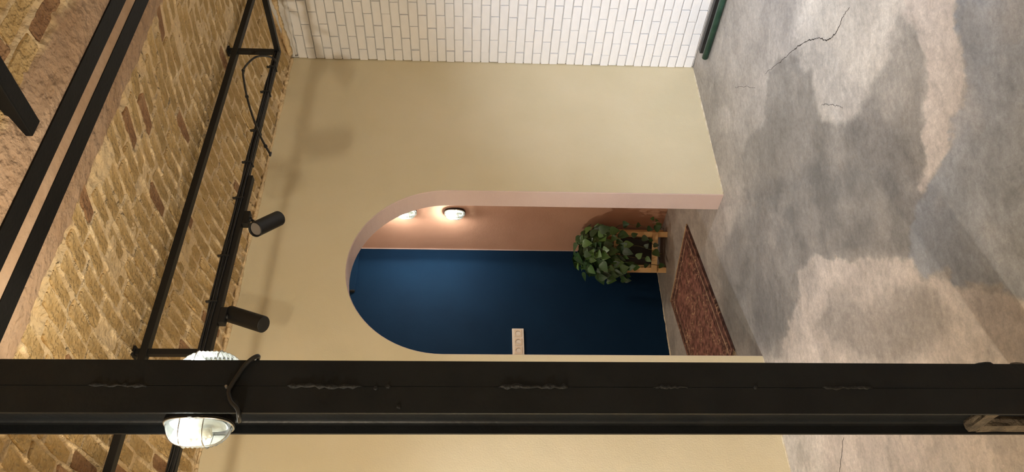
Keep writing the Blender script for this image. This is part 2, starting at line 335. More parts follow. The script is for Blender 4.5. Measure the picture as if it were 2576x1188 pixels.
# ------------------------------------------------------------------ floor
def poly_sd(px, py, poly):            # signed distance to a polygon, inside > 0
    n = len(poly); d2 = np.full(px.shape, 1e9); ins = np.zeros(px.shape, bool)
    for i in range(n):
        ax, ay = poly[i]; bx_, by_ = poly[(i+1) % n]
        ex, ey = bx_-ax, by_-ay; t = np.clip(((px-ax)*ex+(py-ay)*ey)/(ex*ex+ey*ey+1e-12), 0, 1)
        d2 = np.minimum(d2, (px-ax-t*ex)**2+(py-ay-t*ey)**2)
        c = ((ay > py) != (by_ > py)) & (px < (bx_-ax)*(py-ay)/(by_-ay+1e-12)+ax); ins ^= c
    d = np.sqrt(d2); return np.where(ins, d, -d)
def build_floor():
    xs = np.concatenate([np.arange(XL, -3.6, 0.12), np.arange(-3.6, 0.0, 0.011), [0.0]])
    ys = np.concatenate([np.arange(YN, -2.5, 0.12), np.arange(-2.5, RY, 0.011), [RY]])
    X, Y = np.meshgrid(xs, ys); nx, ny = len(xs), len(ys)
    wx = X + 0.16*(fbm(X*4, Y*4, 3)-0.5) + 0.03*(fbm(X*22, Y*22, 5)-0.5)
    wy = Y + 0.16*(fbm(X*4, Y*4, 4)-0.5) + 0.03*(fbm(X*22, Y*22, 6)-0.5)
    base = np.array(lin(158, 151, 143)[:3]); dark = np.array(lin(140, 142, 145)[:3]); beige = np.array(lin(188, 177, 167)[:3])
    mid = np.array(lin(106, 103, 98)[:3]); light = np.array(lin(192, 184, 173)[:3]); cool = np.array(lin(112, 110, 107)[:3])
    col = np.empty(X.shape+(3,)); n0 = fbm(X*1.7, Y*1.7, 11)[..., None]; col[:] = base*(0.82+0.36*n0)
    # patches where the trowel laid another batch, plus light pools painted into the light ones; outlines read off the photograph and laid on the floor
    P = [
     (light, 0.10, 0.8, [(2030, -60), (2230, -60), (2330, 30), (2310, 230), (2230, 260), (2190, 240), (2120, 320), (2060, 300), (2040, 190), (2000, 80)]),  # pale batch, with the pool of light on it painted in
     (mid,   0.035, 0.58, [(1930, 170), (1985, 140), (2045, 160), (2060, 240), (2070, 300), (2120, 300), (2190, 240), (2230, 150), (2260, 50), (2310, 60), (2320, 230), (2335, 340), (2330, 430), (2250, 460), (2130, 520), (1980, 560), (1880, 500), (1870, 370), (1930, 300)]),
     (cool,  0.09, 0.75, [(1880, 480), (2200, 400), (2330, 470), (2360, 640), (2120, 640), (2080, 660), (2050, 740), (2000, 800), (1960, 880), (1840, 880), (1800, 700), (1850, 560)]),
     (beige, 0.012, 0.95, [(2320, -60), (2425, -60), (2410, 40), (2428, 110), (2428, 190), (2442, 232), (2405, 290), (2370, 390), (2325, 490), (2312, 460), (2328, 380), (2334, 250), (2322, 160), (2300, 90), (2260, 60)]),
     (dark,  0.010, 0.95, [(2425, -60), (2800, -60), (2800, 760), (2576, 755), (2500, 748), (2490, 722), (2420, 712), (2400, 680), (2330, 700), (2290, 640), (2300, 560), (2322, 490), (2370, 390), (2405, 295), (2443, 235), (2432, 190), (2428, 110), (2412, 40)]),
     (beige, 0.014, 0.9, [(2000, 690), (2060, 655), (2110, 648), (2200, 645), (2300, 650), (2330, 705), (2400, 690), (2440, 715), (2500, 750), (2600, 765), (2800, 780), (2800, 1300), (2080, 1300), (1945, 905), (1975, 870), (1985, 800), (2010, 740)]),
     (mid,   0.08, 0.5, [(2100, 740), (2330, 700), (2420, 820), (2330, 905), (2100, 905), (2060, 830)]),
     (light, 0.10, 0.8, [(1950, 1080), (2060, 1080), (2090, 1300), (1980, 1300)]),  # pool of light at the wall foot painted into the floor tone
    ]
    ca, cb = X*0.8+Y*0.6, -X*0.6+Y*0.8
    for c, soft, amt, poly in P:
        g = [tuple(on_z(x, y, 0)[:2]) for x, y in poly]
        sd = poly_sd(wx, wy, g)+0.05*(fbm(ca*7, cb*42, 13)-0.5)+0.03*(fbm(X*60, Y*60, 14)-0.5); a = np.clip(sd/soft+0.5, 0, 1)*amt
        a = a*np.clip(0.30+1.3*fbm(X*7, Y*7, 21), 0, 1)
        col = col*(1-a[..., None])+c*a[..., None]
    col *= (0.9+0.2*fbm(X*14, Y*6, 31))[..., None]
    Z = 0.0012*(fbm(X*6, Y*6, 41)-0.5)
    v = np.stack([X, Y, Z], -1).reshape(-1, 3)
    idx = np.arange(nx*ny).reshape(ny, nx)
    f = np.stack([idx[:-1, :-1], idx[:-1, 1:], idx[1:, 1:], idx[1:, :-1]], -1).reshape(-1, 4)
    me = bpy.data.meshes.new('floor'); me.vertices.add(len(v)); me.vertices.foreach_set('co', v.ravel())
    me.loops.add(f.size); me.loops.foreach_set('vertex_index', f.ravel()); me.polygons.add(len(f)); me.polygons.foreach_set('loop_start', np.arange(0, f.size, 4)); me.update(calc_edges=True); me.validate()
    at = me.color_attributes.new('tone', 'FLOAT_COLOR', 'POINT')
    at.data.foreach_set('color', np.concatenate([col.reshape(-1, 3), np.ones((nx*ny, 1))], 1).ravel())
    o = link('floor', me, M['floor'], smooth=True)
    tag(o, 'grey and beige troweled concrete floor with patchy trowel marks', kind='structure')
    return o
floor = build_floor()
def crack(pts, wd):
    P = smooth_path([on_z(x, y, 0.0) for x, y in pts], 8); v = []; f = []
    for i, p in enumerate(P):
        a = P[max(i-1, 0)]; b = P[min(i+1, len(P)-1)]; d = (b-a).normalized(); s = Vector((-d.y, d.x, 0))
        k = wd*(0.5+random.random())*min(1, 4*min(i, len(P)-1-i)/len(P)+0.15); j = s*random.uniform(-0.004, 0.004)
        for q, z in ((-1, 0.0002), (0, 0.0016), (1, 0.0002)): v.append((p.x+j.x+s.x*k*q, p.y+j.y+s.y*k*q, z))
        if i: n = 3*i; f += [(n-3, n-2, n+1, n), (n-2, n-1, n+2, n+1)]
    from_py('crack', v, f, M['crack'], floor)
crack([(2138, 20), (2122, 40), (2110, 70), (2098, 88), (2082, 100), (2060, 96), (2040, 100), (2010, 115), (1988, 134), (1960, 158), (1925, 185)], 0.0022)
crack([(2068, 264), (2085, 263), (2105, 266), (2120, 272)], 0.0008)
crack([(1850, 220), (1875, 218), (1900, 222)], 0.0006)
crack([(2122, 1100), (2118, 1140), (2112, 1188)], 0.0016)

# ------------------------------------------------------------------ walls
def wall_back():
    N = 40
    arc = [(ACX+AR*math.cos(PI*k/N), SPR+AR*math.sin(PI*k/N)) for k in range(N+1)]     # right to left
    path = [(JR, 0.0)]+arc+[(JL, 0.0)]
    v = []; f = []
    for y in (0.0, WT):
        b = len(v)
        for x, z in path: v.append((x, y, z))
        for x, z in arc: v.append((x, y, 2.80))
        e = len(v); v += [(0.0 if y == 0 else 0.0, y, 0), (0.0, y, SPR), (0.0, y, 2.80), (XL, y, 0), (XL, y, SPR), (XL, y, 2.80)]
        n = len(path)
        def add(q): f.append(q if y == 0 else q[::-1])
        for k in range(N): add((b+1+k, b+n+k, b+n+k+1, b+2+k))
        add((b, e, e+1, b+1)); add((b+1, e+1, e+2, b+n))
        add((e+3, b+n-1, b+n-2, e+4)); add((e+4, b+n-2, b+n+N, e+5))
    half = len(v)//2
    o = from_py('wall_back', v, f, M['yellow'])
    tag(o, 'beige yellow painted wall pierced by a round-topped arch', kind='structure')
    # rear face is painted like the room behind
    o.data.materials.append(M['brown'])
    for p in o.data.polygons:
        if all(i >= half for i in p.vertices): p.material_index = 1
    # reveal: the pink lining of the opening, with slightly rounded arrises
    rv = []; rf = []
    for x, z in path:
        cx, cz = (ACX, min(z, SPR)); dx, dz = (x-cx, z-cz) if z > SPR else ((1 if x > ACX else -1)*AR, 0); l = math.hypot(dx, dz)
        dx /= l; dz /= l
        for y, off in ((0.0, 0.0), (0.0, -0.001), (0.004, -0.004), (WT-0.004, -0.004), (WT, -0.001), (WT, 0)):
            rv.append((x+dx*off, y, z+dz*off))
    for i in range(len(path)-1):
        for k in range(5): rf.append((i*6+k, i*6+k+1, i*6+7+k, i*6+6+k))
    r = from_py('arch_reveal', rv, rf, M['pink'], o, smooth=False); r['label'] = 'dusty pink lining inside the arch'
    return o
wb = wall_back()
def slab(name, lo, hi, m, label, bev=0):
    bm = bmesh.new(); bx(bm, lo, hi, bev); o = from_bm(name, bm, m); tag(o, label, kind='structure'); return o
slab('wall_left', (XL-0.1, YN, 0), (XL, 0, 2.85), M['yellow'], 'beige yellow side wall behind the column')
slab('wall_front', (XL, YN-0.1, 0), (0, YN, 2.85), M['plain_wall'], 'pale plaster wall behind the viewpoint')
slab('wall_recess_back', (RXL, RY, -0.02), (RX+0.1, RY+0.1, H), M['blue'], 'dark blue wall seen through the arch')
slab('wall_recess_right', (RX, WT, -0.02), (RX+0.1, RY, H), M['brown'], 'brownish pink side wall behind the arch')
slab('wall_recess_left', (RXL-0.1, WT, -0.02), (RXL, RY+0.1, H), M['plain_wall'], 'pale end wall of the space behind the arch')
slab('ceiling_recess', (RXL, WT, H), (RX+0.1, RY+0.1, H+0.1), M['plain_wall'], 'pale ceiling of the space behind the arch')

# brick stones with uneven rounded outline: local x = length, y = width, z = outward
def stone(L_, W_, T_, jit, bev, seed, name, m, ch=0.004, wav=0.0, sm=False):
    r = random.Random(seed); a, b = L_/2, W_/2; c = ch
    pts = [(-a+c, -b), (0.0, -b), (a-c, -b), (a, -b+c), (a, b-c), (a-c, b), (0.0, b), (-a+c, b), (-a, b-c), (-a, -b+c)]
    pts = [(x+r.uniform(-jit, jit), y+r.uniform(-jit, jit)) for x, y in pts]; n = len(pts)
    if wav: pts = [(x*r.uniform(1-wav, 1), y*r.uniform(1-wav*1.5, 1)) for x, y in pts]
    v = [(x, y, 0) for x, y in pts]+[(x, y, T_-bev) for x, y in pts]
    for x, y in pts: v.append((x-math.copysign(min(bev, abs(x)), x), y-math.copysign(min(bev, abs(y)), y), T_+r.uniform(-0.2, 0.2)*bev))
    f = []
    for k in range(n):
        j = (k+1) % n; f += [(k, j, n+j, n+k), (n+k, n+j, 2*n+j, 2*n+k)]
    f += [(2*n, 2*n+1, 2*n+8, 2*n+9), (2*n+1, 2*n+6, 2*n+7, 2*n+8), (2*n+1, 2*n+2, 2*n+5, 2*n+6), (2*n+2, 2*n+3, 2*n+4, 2*n+5)]
    me = bpy.data.meshes.new(name); me.from_pydata(v, [], f); me.update(); me.materials.append(m)
    if sm: me.polygons.foreach_set('use_smooth', [True]*len(f))
    return me
def merged(name, items, m, parent):   # many alike pieces joined into one part
    vs_, fs_ = [], []; b = 0
    for me, mx in items:
        R = np.array(mx); co = np.empty(len(me.vertices)*3); me.vertices.foreach_get('co', co); co = co.reshape(-1, 3)
        vs_.append(co@R[:3, :3].T+R[:3, 3])
        fs_ += [tuple(b+i for i in p.vertices) for p in me.polygons]; b += len(co)
    o = from_py(name, np.concatenate(vs_).tolist(), fs_, m, parent, smooth=True); o['kind'] = 'stuff'; return o

# white brick wall on the right
def wall_right():
    v = []; f = []
    bm = bmesh.new(); bx(bm, (0.004, YN, 0), (0.11, 0.0, 2.85)); o = from_bm('wall_right', bm, M['white_joint'])
    tag(o, 'white painted brick wall meeting the beige wall', kind='structure')
    PH, PL = 0.0562, 0.1815; T = 0.015
    full = [stone(PL-0.0058, PH-0.0055, T, 0.0009, 0.0022, 100+k, 'white_brick', M['white_brick'], ch=0.003) for k in range(8)]
    items = []
    n_c = 46
    for c in range(n_c):
        z = 0.008+(c+0.5)*PH
        off = 0.0 if c % 2 else PL/2
        y = -off+random.uniform(-0.006, 0.006) if off else random.uniform(-0.006, 0.002)
        first = True
        while y > YN+0.1:
            items.append([c, z, y, first and off > 0]); first = False
            y -= PL
    out = []
    for c, z, y, hlf in items:
        if hlf: out.append((z, -PL/4+0.001, 0.5))
        out.append((z, y-PL/2, 1.0))
    def place(z, y, s):
        yy = y; L_ = PL*s
        if s == 1.0 and yy+PL/2-0.003 > -0.002:      # keep clear of the corner
            yy = -0.003-(PL-0.0045)/2
        R = Matrix(((0, 0, -1, 0), (1, 0, 0, 0), (0, -1, 0, 0), (0, 0, 0, 1)))     # local x -> y, local y -> -z, local z -> -x
        tilt = Matrix.Rotation(random.uniform(-0.012, 0.012), 4, 'Z')@Matrix.Rotation(random.uniform(-0.012, 0.012), 4, 'Y')
        sc = Matrix.Diagonal((s if s == 1 else (PL/2-0.0058)/(PL-0.0058), 1, 1+random.uniform(-0.18, 0.1), 1))
        return Matrix.Translation((0.004, yy, z))@R@tilt@sc
    out.sort(key=lambda q: -q[1])
    mx = [(random.choice(full), place(*q)) for q in out]
    for me, t in mx[:300]:
        b = bpy.data.objects.new('brick', me); C.objects.link(b); b.parent = o; b.matrix_local = t
    merged('brick_field', mx[300:], M['white_brick'], o)
    return o
wr = wall_right()

# ------------------------------------------------------------------ vaulted brick ceiling
def z_vault(y, y0, y1, rise=0.085):
    t = np.clip((y-y0)/(y1-y0), 0, 1); return H+rise*4*t*(1-t)
CW, CL = 0.0715, 0.205
offs = rng.random(200); cw_j = rng.random(200)
def lay(u):                             # slight wander of the courses
    return 0.010*np.sin(u*4.1+1.0)+0.006*np.sin(u*11.3)
def mesh_grid(name, X, Y, Z, m, smooth=True):
    ny, nx = X.shape; v = np.stack([X, Y, Z], -1).reshape(-1, 3); idx = np.arange(nx*ny).reshape(ny, nx)
    f = np.stack([idx[:-1, :-1], idx[1:, :-1], idx[1:, 1:], idx[:-1, 1:]], -1).reshape(-1, 4)
    me = bpy.data.meshes.new(name); me.vertices.add(len(v)); me.vertices.foreach_set('co', v.ravel())
    me.loops.add(f.size); me.loops.foreach_set('vertex_index', f.ravel()); me.polygons.add(len(f)); me.polygons.foreach_set('loop_start', np.arange(0, f.size, 4)); me.update(calc_edges=True)
    return link(name, me, m, smooth=smooth)
def sstep(a, b, x):
    t = np.clip((x-a)/(b-a), 0, 1); return t*t*(3-2*t)

def vault(name, y0, y1, along_x, px0, px1, label, n_ind, tan_frac):
    # along_x False: the bricks' length runs across the span; True: along the beams
    dx = 0.010
    xs = np.concatenate([np.arange(XL, px0, 0.05), np.arange(px0, px1, dx), [0.0]]); ys = np.linspace(y0, y1, int((y1-y0)/dx)+1)
    X, Y = np.meshgrid(xs, ys); Z = z_vault(Y, y0, y1)
    if along_x: U, W = X+0.02*np.sin(Y*5), Y+0.02*X+0.0*Y            # U length axis, W course axis
    else: U, W = Y, X+lay(Y)
    ci = np.floor(-W/CW).astype(int); o = offs[ci % 200]
    fw = (-W/CW)-ci; t = -U/CL+o; fu = t-np.floor(t)
    ew = np.minimum(fw, 1-fw)*CW; eu = np.minimum(fu, 1-fu)*CL
    e = np.minimum(ew, eu*1.5)+0.007*(fbm(X*30, Y*30, 51)-0.5)
    ridge = 1-sstep(0.003, 0.012, e)
    n1 = fbm(X*16, Y*16, 61)-0.5; n2 = fbm(X*55, Y*55, 71)-0.5
    # plaster smeared along the beam
    edge_n = 0.05*(fbm(X*9, Y*2, 81)-0.5)+0.03*(fbm(X*30, Y*30, 82)-0.5)
    if along_x: pl = sstep(-0.02, 0.01, (Y-(y1-0.13))+edge_n*1.6)
    else: pl = sstep(0.02, -0.01, (Y-(y0+0.115))+edge_n)
    smear = sstep(0.56, 0.70, fbm(X*5, Y*5, 91))*0.8                    # spots where mortar was wiped over the bricks
    h = ridge*(0.0055+0.010*n1)+(1-ridge)*(-0.010+0.013*smear)+0.006*n1+0.004*n2     # proud of the brick plane, downwards
    h = h*(1-pl)+pl*(0.007+0.004*n1+0.0015*n2)
    nb = sstep(0.0, 0.03, np.minimum(Y-y0 if not along_x else Y*0+1, y1-Y if along_x else Y*0+1)); h = np.where(nb < 1, h*nb+(1-nb)*0.001, h)
    Z = Z-h
    ob = mesh_grid(name, X, Y, Z, M['mortar']); tag(ob, label, kind='structure')
    at = ob.data.attributes.new('plaster', 'FLOAT', 'POINT'); at.data.foreach_set('value', pl.ravel())
    tan = [stone(CL-0.007, CW-0.011, 0.020, 0.0032, 0.004, 200+k, 'brick', M['brick_tan'], ch=0.006, wav=0.035) for k in range(10)]
    red = [stone(CL-0.007, CW-0.011, 0.020, 0.0032, 0.004, 240+k, 'brick', M['brick_red'], ch=0.006, wav=0.035) for k in range(6)]
    its = []
    span = (y0, y1)
    for c in range(int((1.0 if along_x else 0)), 200):
        wc = -(c+0.5)*CW
        if along_x and not (y0-0.12 < wc < y1+0.15): continue
        if wc < -4.9 and not along_x: break
        k0 = int(math.floor((0 if along_x else -y1)/CL))-1
        for k in range(k0, 60):
            uc = -(k+0.5-offs[c % 200])*CL
            if along_x: x, y = uc, wc-0.02*uc
            else: x, y = wc-float(lay(uc)), uc
            if along_x and x < -4.9: break
            lo_y = y0+(0.05 if along_x else 0.13); hi_y = y1-(0.15 if along_x else 0.02)
            L2 = CL/2 if not along_x else CW/2
            s = 1.0
            if y < lo_y or y > hi_y: continue
            if not along_x and y+L2 > y1-0.006:          # cut at the wall
                s = max(0.25, (y1-0.006-(y-L2))/CL); y = y-L2+CL*s/2
            if x > (-0.12 if along_x else -0.04): continue
            its.append((x, y, s))
    mxs = []
    for x, y, s in its:
        zz = float(z_vault(np.array(y), y0, y1)); sl = float((z_vault(np.array(y+0.01), y0, y1)-z_vault(np.array(y-0.01), y0, y1))/0.02)
        slope = Matrix.Rotation(math.atan(sl), 4, 'X')
        flip = Matrix.Rotation(PI, 4, 'X')               # outward = down
        turn = Matrix.Identity(4) if along_x else Matrix.Rotation(PI/2, 4, 'Z')
        jit = Matrix.Rotation(random.uniform(-0.03, 0.03), 4, 'Z')@Matrix.Rotation(random.uniform(-0.03, 0.03), 4, 'X')
        T = Matrix.Translation((x, y, zz+0.0185+random.uniform(-0.004, 0.003)))@slope@flip@turn@jit@Matrix.Diagonal((s*random.uniform(0.9, 1.02), random.uniform(0.86, 1.06), 1, 1))
        p = to_px((x, y, zz)); key = 9
        if p: key = p[2] if (-80 < p[0] < 2650 and -120 < p[1] < 1300) else 20+p[2]
        mxs.append((key, random.choice(red) if random.random() < tan_frac else random.choice(tan), T))
    mxs.sort(key=lambda q: q[0])
    for key, me, T in mxs[:n_ind]:
        b = bpy.data.objects.new('brick', me); C.objects.link(b); b.parent = ob; b.matrix_local = T
    rest = [(me, T) for key, me, T in mxs[n_ind:]]
    if rest: merged('brick_field', rest, M['brick_tan'], ob)
    return ob
vault('ceiling', BEAM[1][1]-0.004, 0.0, False, -3.5, -0.0, 'shallow vault of tan bricks between black beam and beige wall', 300, 0.07)
vault('ceiling.001', -3.30, BEAM[0][0]+0.004, True, -3.3, -1.2, 'shallow vault of brown bricks on the near side of the beams', 140, 0.45)
bm = bmesh.new(); bx(bm, (XL, BEAM[0][1]-0.004, H-0.003), (0, BEAM[1][0]+0.004, H+0.05)); o = from_bm('ceiling_strip', bm, M['ceil_plaster']); tag(o, 'strip of plaster between the twin black beams', kind='structure')
bm = bmesh.new(); bx(bm, (XL, YN, H+0.01), (0, -3.30, H+0.1)); o = from_bm('ceiling_rear', bm, M['ceil_plaster']); tag(o, 'plastered ceiling over the viewpoint', kind='structure')

# twin steel beams carrying the vaults
def ibeam(bm, sec, axis_pts, width_dir):
    a, b = axis_pts; rings = []
    for p in (a, b): rings.append([bm.verts.new(p(s, t)) for s, t in sec])
    n = len(sec)
    for k in range(n): bm.faces.new((rings[0][k], rings[0][(k+1) % n], rings[1][(k+1) % n], rings[1][k]))
    bm.faces.new(rings[0][::-1]); bm.faces.new(rings[1])
def isec(w, h, tf, tw, r=0.006):
    # (s across the flange, t along the height), filleted where web meets flange
    q = []
    def fil(sx, sy):
        return [(sx*(tw/2+r-r*math.sin(a)), sy*(h/2-tf-r+r*math.cos(a))) for a in (0, PI/6, PI/3, PI/2)]
    q += [(-w/2, -h/2), (w/2, -h/2), (w/2, -h/2+tf)]
    q += [(tw/2+r*(1-math.sin(a)), -h/2+tf+r*(1-math.cos(a))) for a in (0, PI/6, PI/3, PI/2)]
    q += [(tw/2+r*(1-math.sin(a)), h/2-tf-r*(1-math.cos(a))) for a in (PI/2, PI/3, PI/6, 0)]
    q += [(w/2, h/2-tf), (w/2, h/2), (-w/2, h/2), (-w/2, h/2-tf)]
    q += [(-tw/2-r*(1-math.sin(a)), h/2-tf-r*(1-math.cos(a))) for a in (0, PI/6, PI/3, PI/2)]
    q += [(-tw/2-r*(1-math.sin(a)), -h/2+tf+r*(1-math.cos(a))) for a in (PI/2, PI/3, PI/6, 0)]
    q += [(-w/2, -h/2+tf)]
    return q
for (a, b), lab in zip(BEAM, ('black steel ceiling beam of the twin pair, farther from the beige wall', 'black steel ceiling beam of the twin pair, nearer the beige wall')):
    bm = bmesh.new(); yc = (a+b)/2
    ibeam(bm, isec(b-a, 0.12, 0.0065, 0.005), (lambda s, t: (XL+0.002, yc+s, H-0.006+0.06+t), lambda s, t: (-0.012, yc+s, H-0.006+0.06+t)), None)
    tag(from_bm('steel_beam', bm, M['black_steel']), lab, 'beam', 'twin ceiling beams')

# black bar fixed to the near vault, square to the beams
bm = bmesh.new(); bx(bm, (-2.507, -3.2, H-0.012), (-2.449, -1.812, H+0.05), 0.004)
tag(from_bm('ceiling_bar', bm, M['black_steel'], smooth=False), 'short-ended black bar on near vault running square to twin beams', 'bar')

# rough mortar beads along the edges of the beige wall
def bead(name, pts, r0, m, parent, seed, lo=0.3):
    rr = random.Random(seed); bm = bmesh.new(); P = [Vector(p) for p in pts]; Q = []; R = []
    for i in range(len(P)-1):
        n = max(2, int((P[i+1]-P[i]).length/0.012))
        for k in range(n): Q.append(P[i].lerp(P[i+1], k/n))
    Q.append(P[-1]); x = 0.5
    for q in Q:
        x = min(1, max(0, x+rr.uniform(-0.3, 0.3))); R.append(r0*(lo+(1-lo)*x))
    tube(bm, Q, R, 6); o = from_bm(name, bm, m, parent, smooth=True); return o
bead('edge_plaster', [(XL+0.02, -0.002, 0.0), (JL-0.004, -0.002, 0.0)], 0.007, M['sealant'], wb, 1)
bead('edge_plaster', [(JR+0.004, -0.002, 0.0), (-0.016, -0.002, 0.0)], 0.007, M['sealant'], wb, 2)
bead('edge_plaster', [(XL+0.02, -0.003, H-0.004), (-0.02, -0.003, H-0.004)], 0.014, M['mortar'], wb, 3)
bead('edge_plaster', [(-0.004, -0.02, H-0.035), (-0.004, -3.2, H-0.035)], 0.020, M['white_joint'], wr, 4)
bead('edge_plaster', [(-0.006, -0.02, H+0.004), (-0.006, -1.5, H+0.075)], 0.022, M['mortar'], wr, 5)
o = bead('trim_1', [(RXL+0.02, RY-0.003, 0.0), (RX-0.01, RY-0.003, 0.0)], 0.009, M['sealant'], None, 6); tag(o, 'ragged pale plaster edge at foot of the blue wall', kind='structure')
o = bead('trim_2', [(RX-0.003, RY-0.002, 0.3), (RX-0.003, RY-0.002, H-0.01)], 0.005, M['pink'], None, 7, 0.8); tag(o, 'thin pink paint line in the corner by the blue wall', kind='structure')
# flat blue cover high on the blue wall
bm = bmesh.new(); bx(bm, (-0.774, RY-0.022, 2.333), (-0.42, RY+0.001, 2.60), 0.003); o = from_bm('trim_3', bm, M['blue']); tag(o, 'flat blue painted cover high on the blue wall', kind='structure')
bm = bmesh.new(); bx(bm, (-0.782, RY-0.03, 2.335), (-0.772, RY-0.004, 2.37), 0.002); c = from_bm('latch', bm, M['hole'], o)

# ------------------------------------------------------------------ steel column: two I sections welded flange to flange
def column():
    x0, x1, y0, y1 = POST; root = empty('steel_column', ((x0+x1)/2, (y0+y1)/2, 0))
    w_ = (x1-x0)/2-0.0006; yc = (y0+y1)/2
    top = H-0.007
    for xc in (x0+w_/2, x1-w_/2):
        bm = bmesh.new(); ibeam(bm, isec(w_, y1-y0, 0.0065, 0.005, 0.009), (lambda s, t: (xc+s, yc+t, 0.008), lambda s, t: (xc+s, yc+t, top)), None)
        o = keep(from_bm('steel_section', bm, M['column_paint']), root)
    xm = (x0+x1)/2
    # weld beads along the seam
    r = random.Random(5)
    for za, zb, rad in ((2.30, 2.17, 0.0045), (1.86, 1.69, 0.006), (1.38, 1.22, 0.006), (1.02, 0.94, 0.0035), (0.62, 0.50, 0.004)):
        n = 16; bm = bmesh.new()
        P = [(xm+r.uniform(-0.0022, 0.0022), y0+0.001, za+(zb-za)*k/n) for k in range(n+1)]
        R = [rad*(0.5+0.8*r.random())*(0.5 if k in (0, n) else 1) for k in range(n+1)]
        tube(bm, P, R, 8); keep(from_bm('weld_bead', bm, M['weld'], smooth=True), root)
    for z, dx in ((1.632, 0.0), (1.66, -0.004), (1.605, -0.05), (1.0, 0.002), (0.78, 0.001)):
        bm = bmesh.new(); bmesh.ops.create_icosphere(bm, subdivisions=2, radius=0.006)
        for v in bm.verts: v.co = Vector((v.co.x*r.uniform(.7, 1.2)+xm+dx, v.co.y*0.5+y0, v.co.z*r.uniform(.7, 1.3)+z))
        keep(from_bm('weld_spatter', bm, M['weld'], smooth=True), root)
    # mortar and chipped filling near the foot
    def lump(c, s, m, seed):
        q = random.Random(seed); bm = bmesh.new(); bmesh.ops.create_icosphere(bm, subdivisions=2, radius=1.0)
        for v in bm.verts:
            k = q.uniform(0.8, 1.1); v.co = Vector((c[0]+v.co.x*s[0]*k, c[1]+v.co.y*s[1]*k, c[2]+v.co.z*s[2]*k))
        keep(from_bm('mortar_lump', bm, m, smooth=False), root)
    lump((x1-0.002, y0+0.012, 0.275), (0.006, 0.010, 0.030), M['weld'], 1)
    lump((x1+0.001, y0+0.014, 0.195), (0.010, 0.012, 0.030), M['weld'], 2)
    lump((x1+0.001, y0+0.014, 0.112), (0.010, 0.012, 0.026), M['lump'], 3)
    # broken mortar block lodged between the left flanges, hollow in the middle
    bm = bmesh.new()
    bx(bm, (x0+0.003, y0+0.008, 0.214), (x0+0.030, y1-0.010, 0.238)); bx(bm, (x0+0.004, y0+0.078, 0.06), (x0+0.030, y1-0.008, 0.214)); bx(bm, (x0+0.004, y0+0.008, 0.02), (x0+0.030, y1-0.008, 0.06))
    bmesh.ops.subdivide_edges(bm, edges=bm.edges[:], cuts=2, use_grid_fill=True)
    for v in bm.verts: v.co += Vector((r.uniform(-.001, .003), r.uniform(-.002, .002), r.uniform(-.004, .004)))
    keep(from_bm('mortar_plug', bm, M['lump']), root)
    bm = bmesh.new(); bx(bm, (x0-0.04, y0-0.04, 0.0), (x1+0.04, y1+0.04, 0.008), 0.001); keep(from_bm('base_plate', bm, M['black_steel']), root)
    tag(root, 'black steel column of two welded I sections with lamps on its sides', 'column')
column()

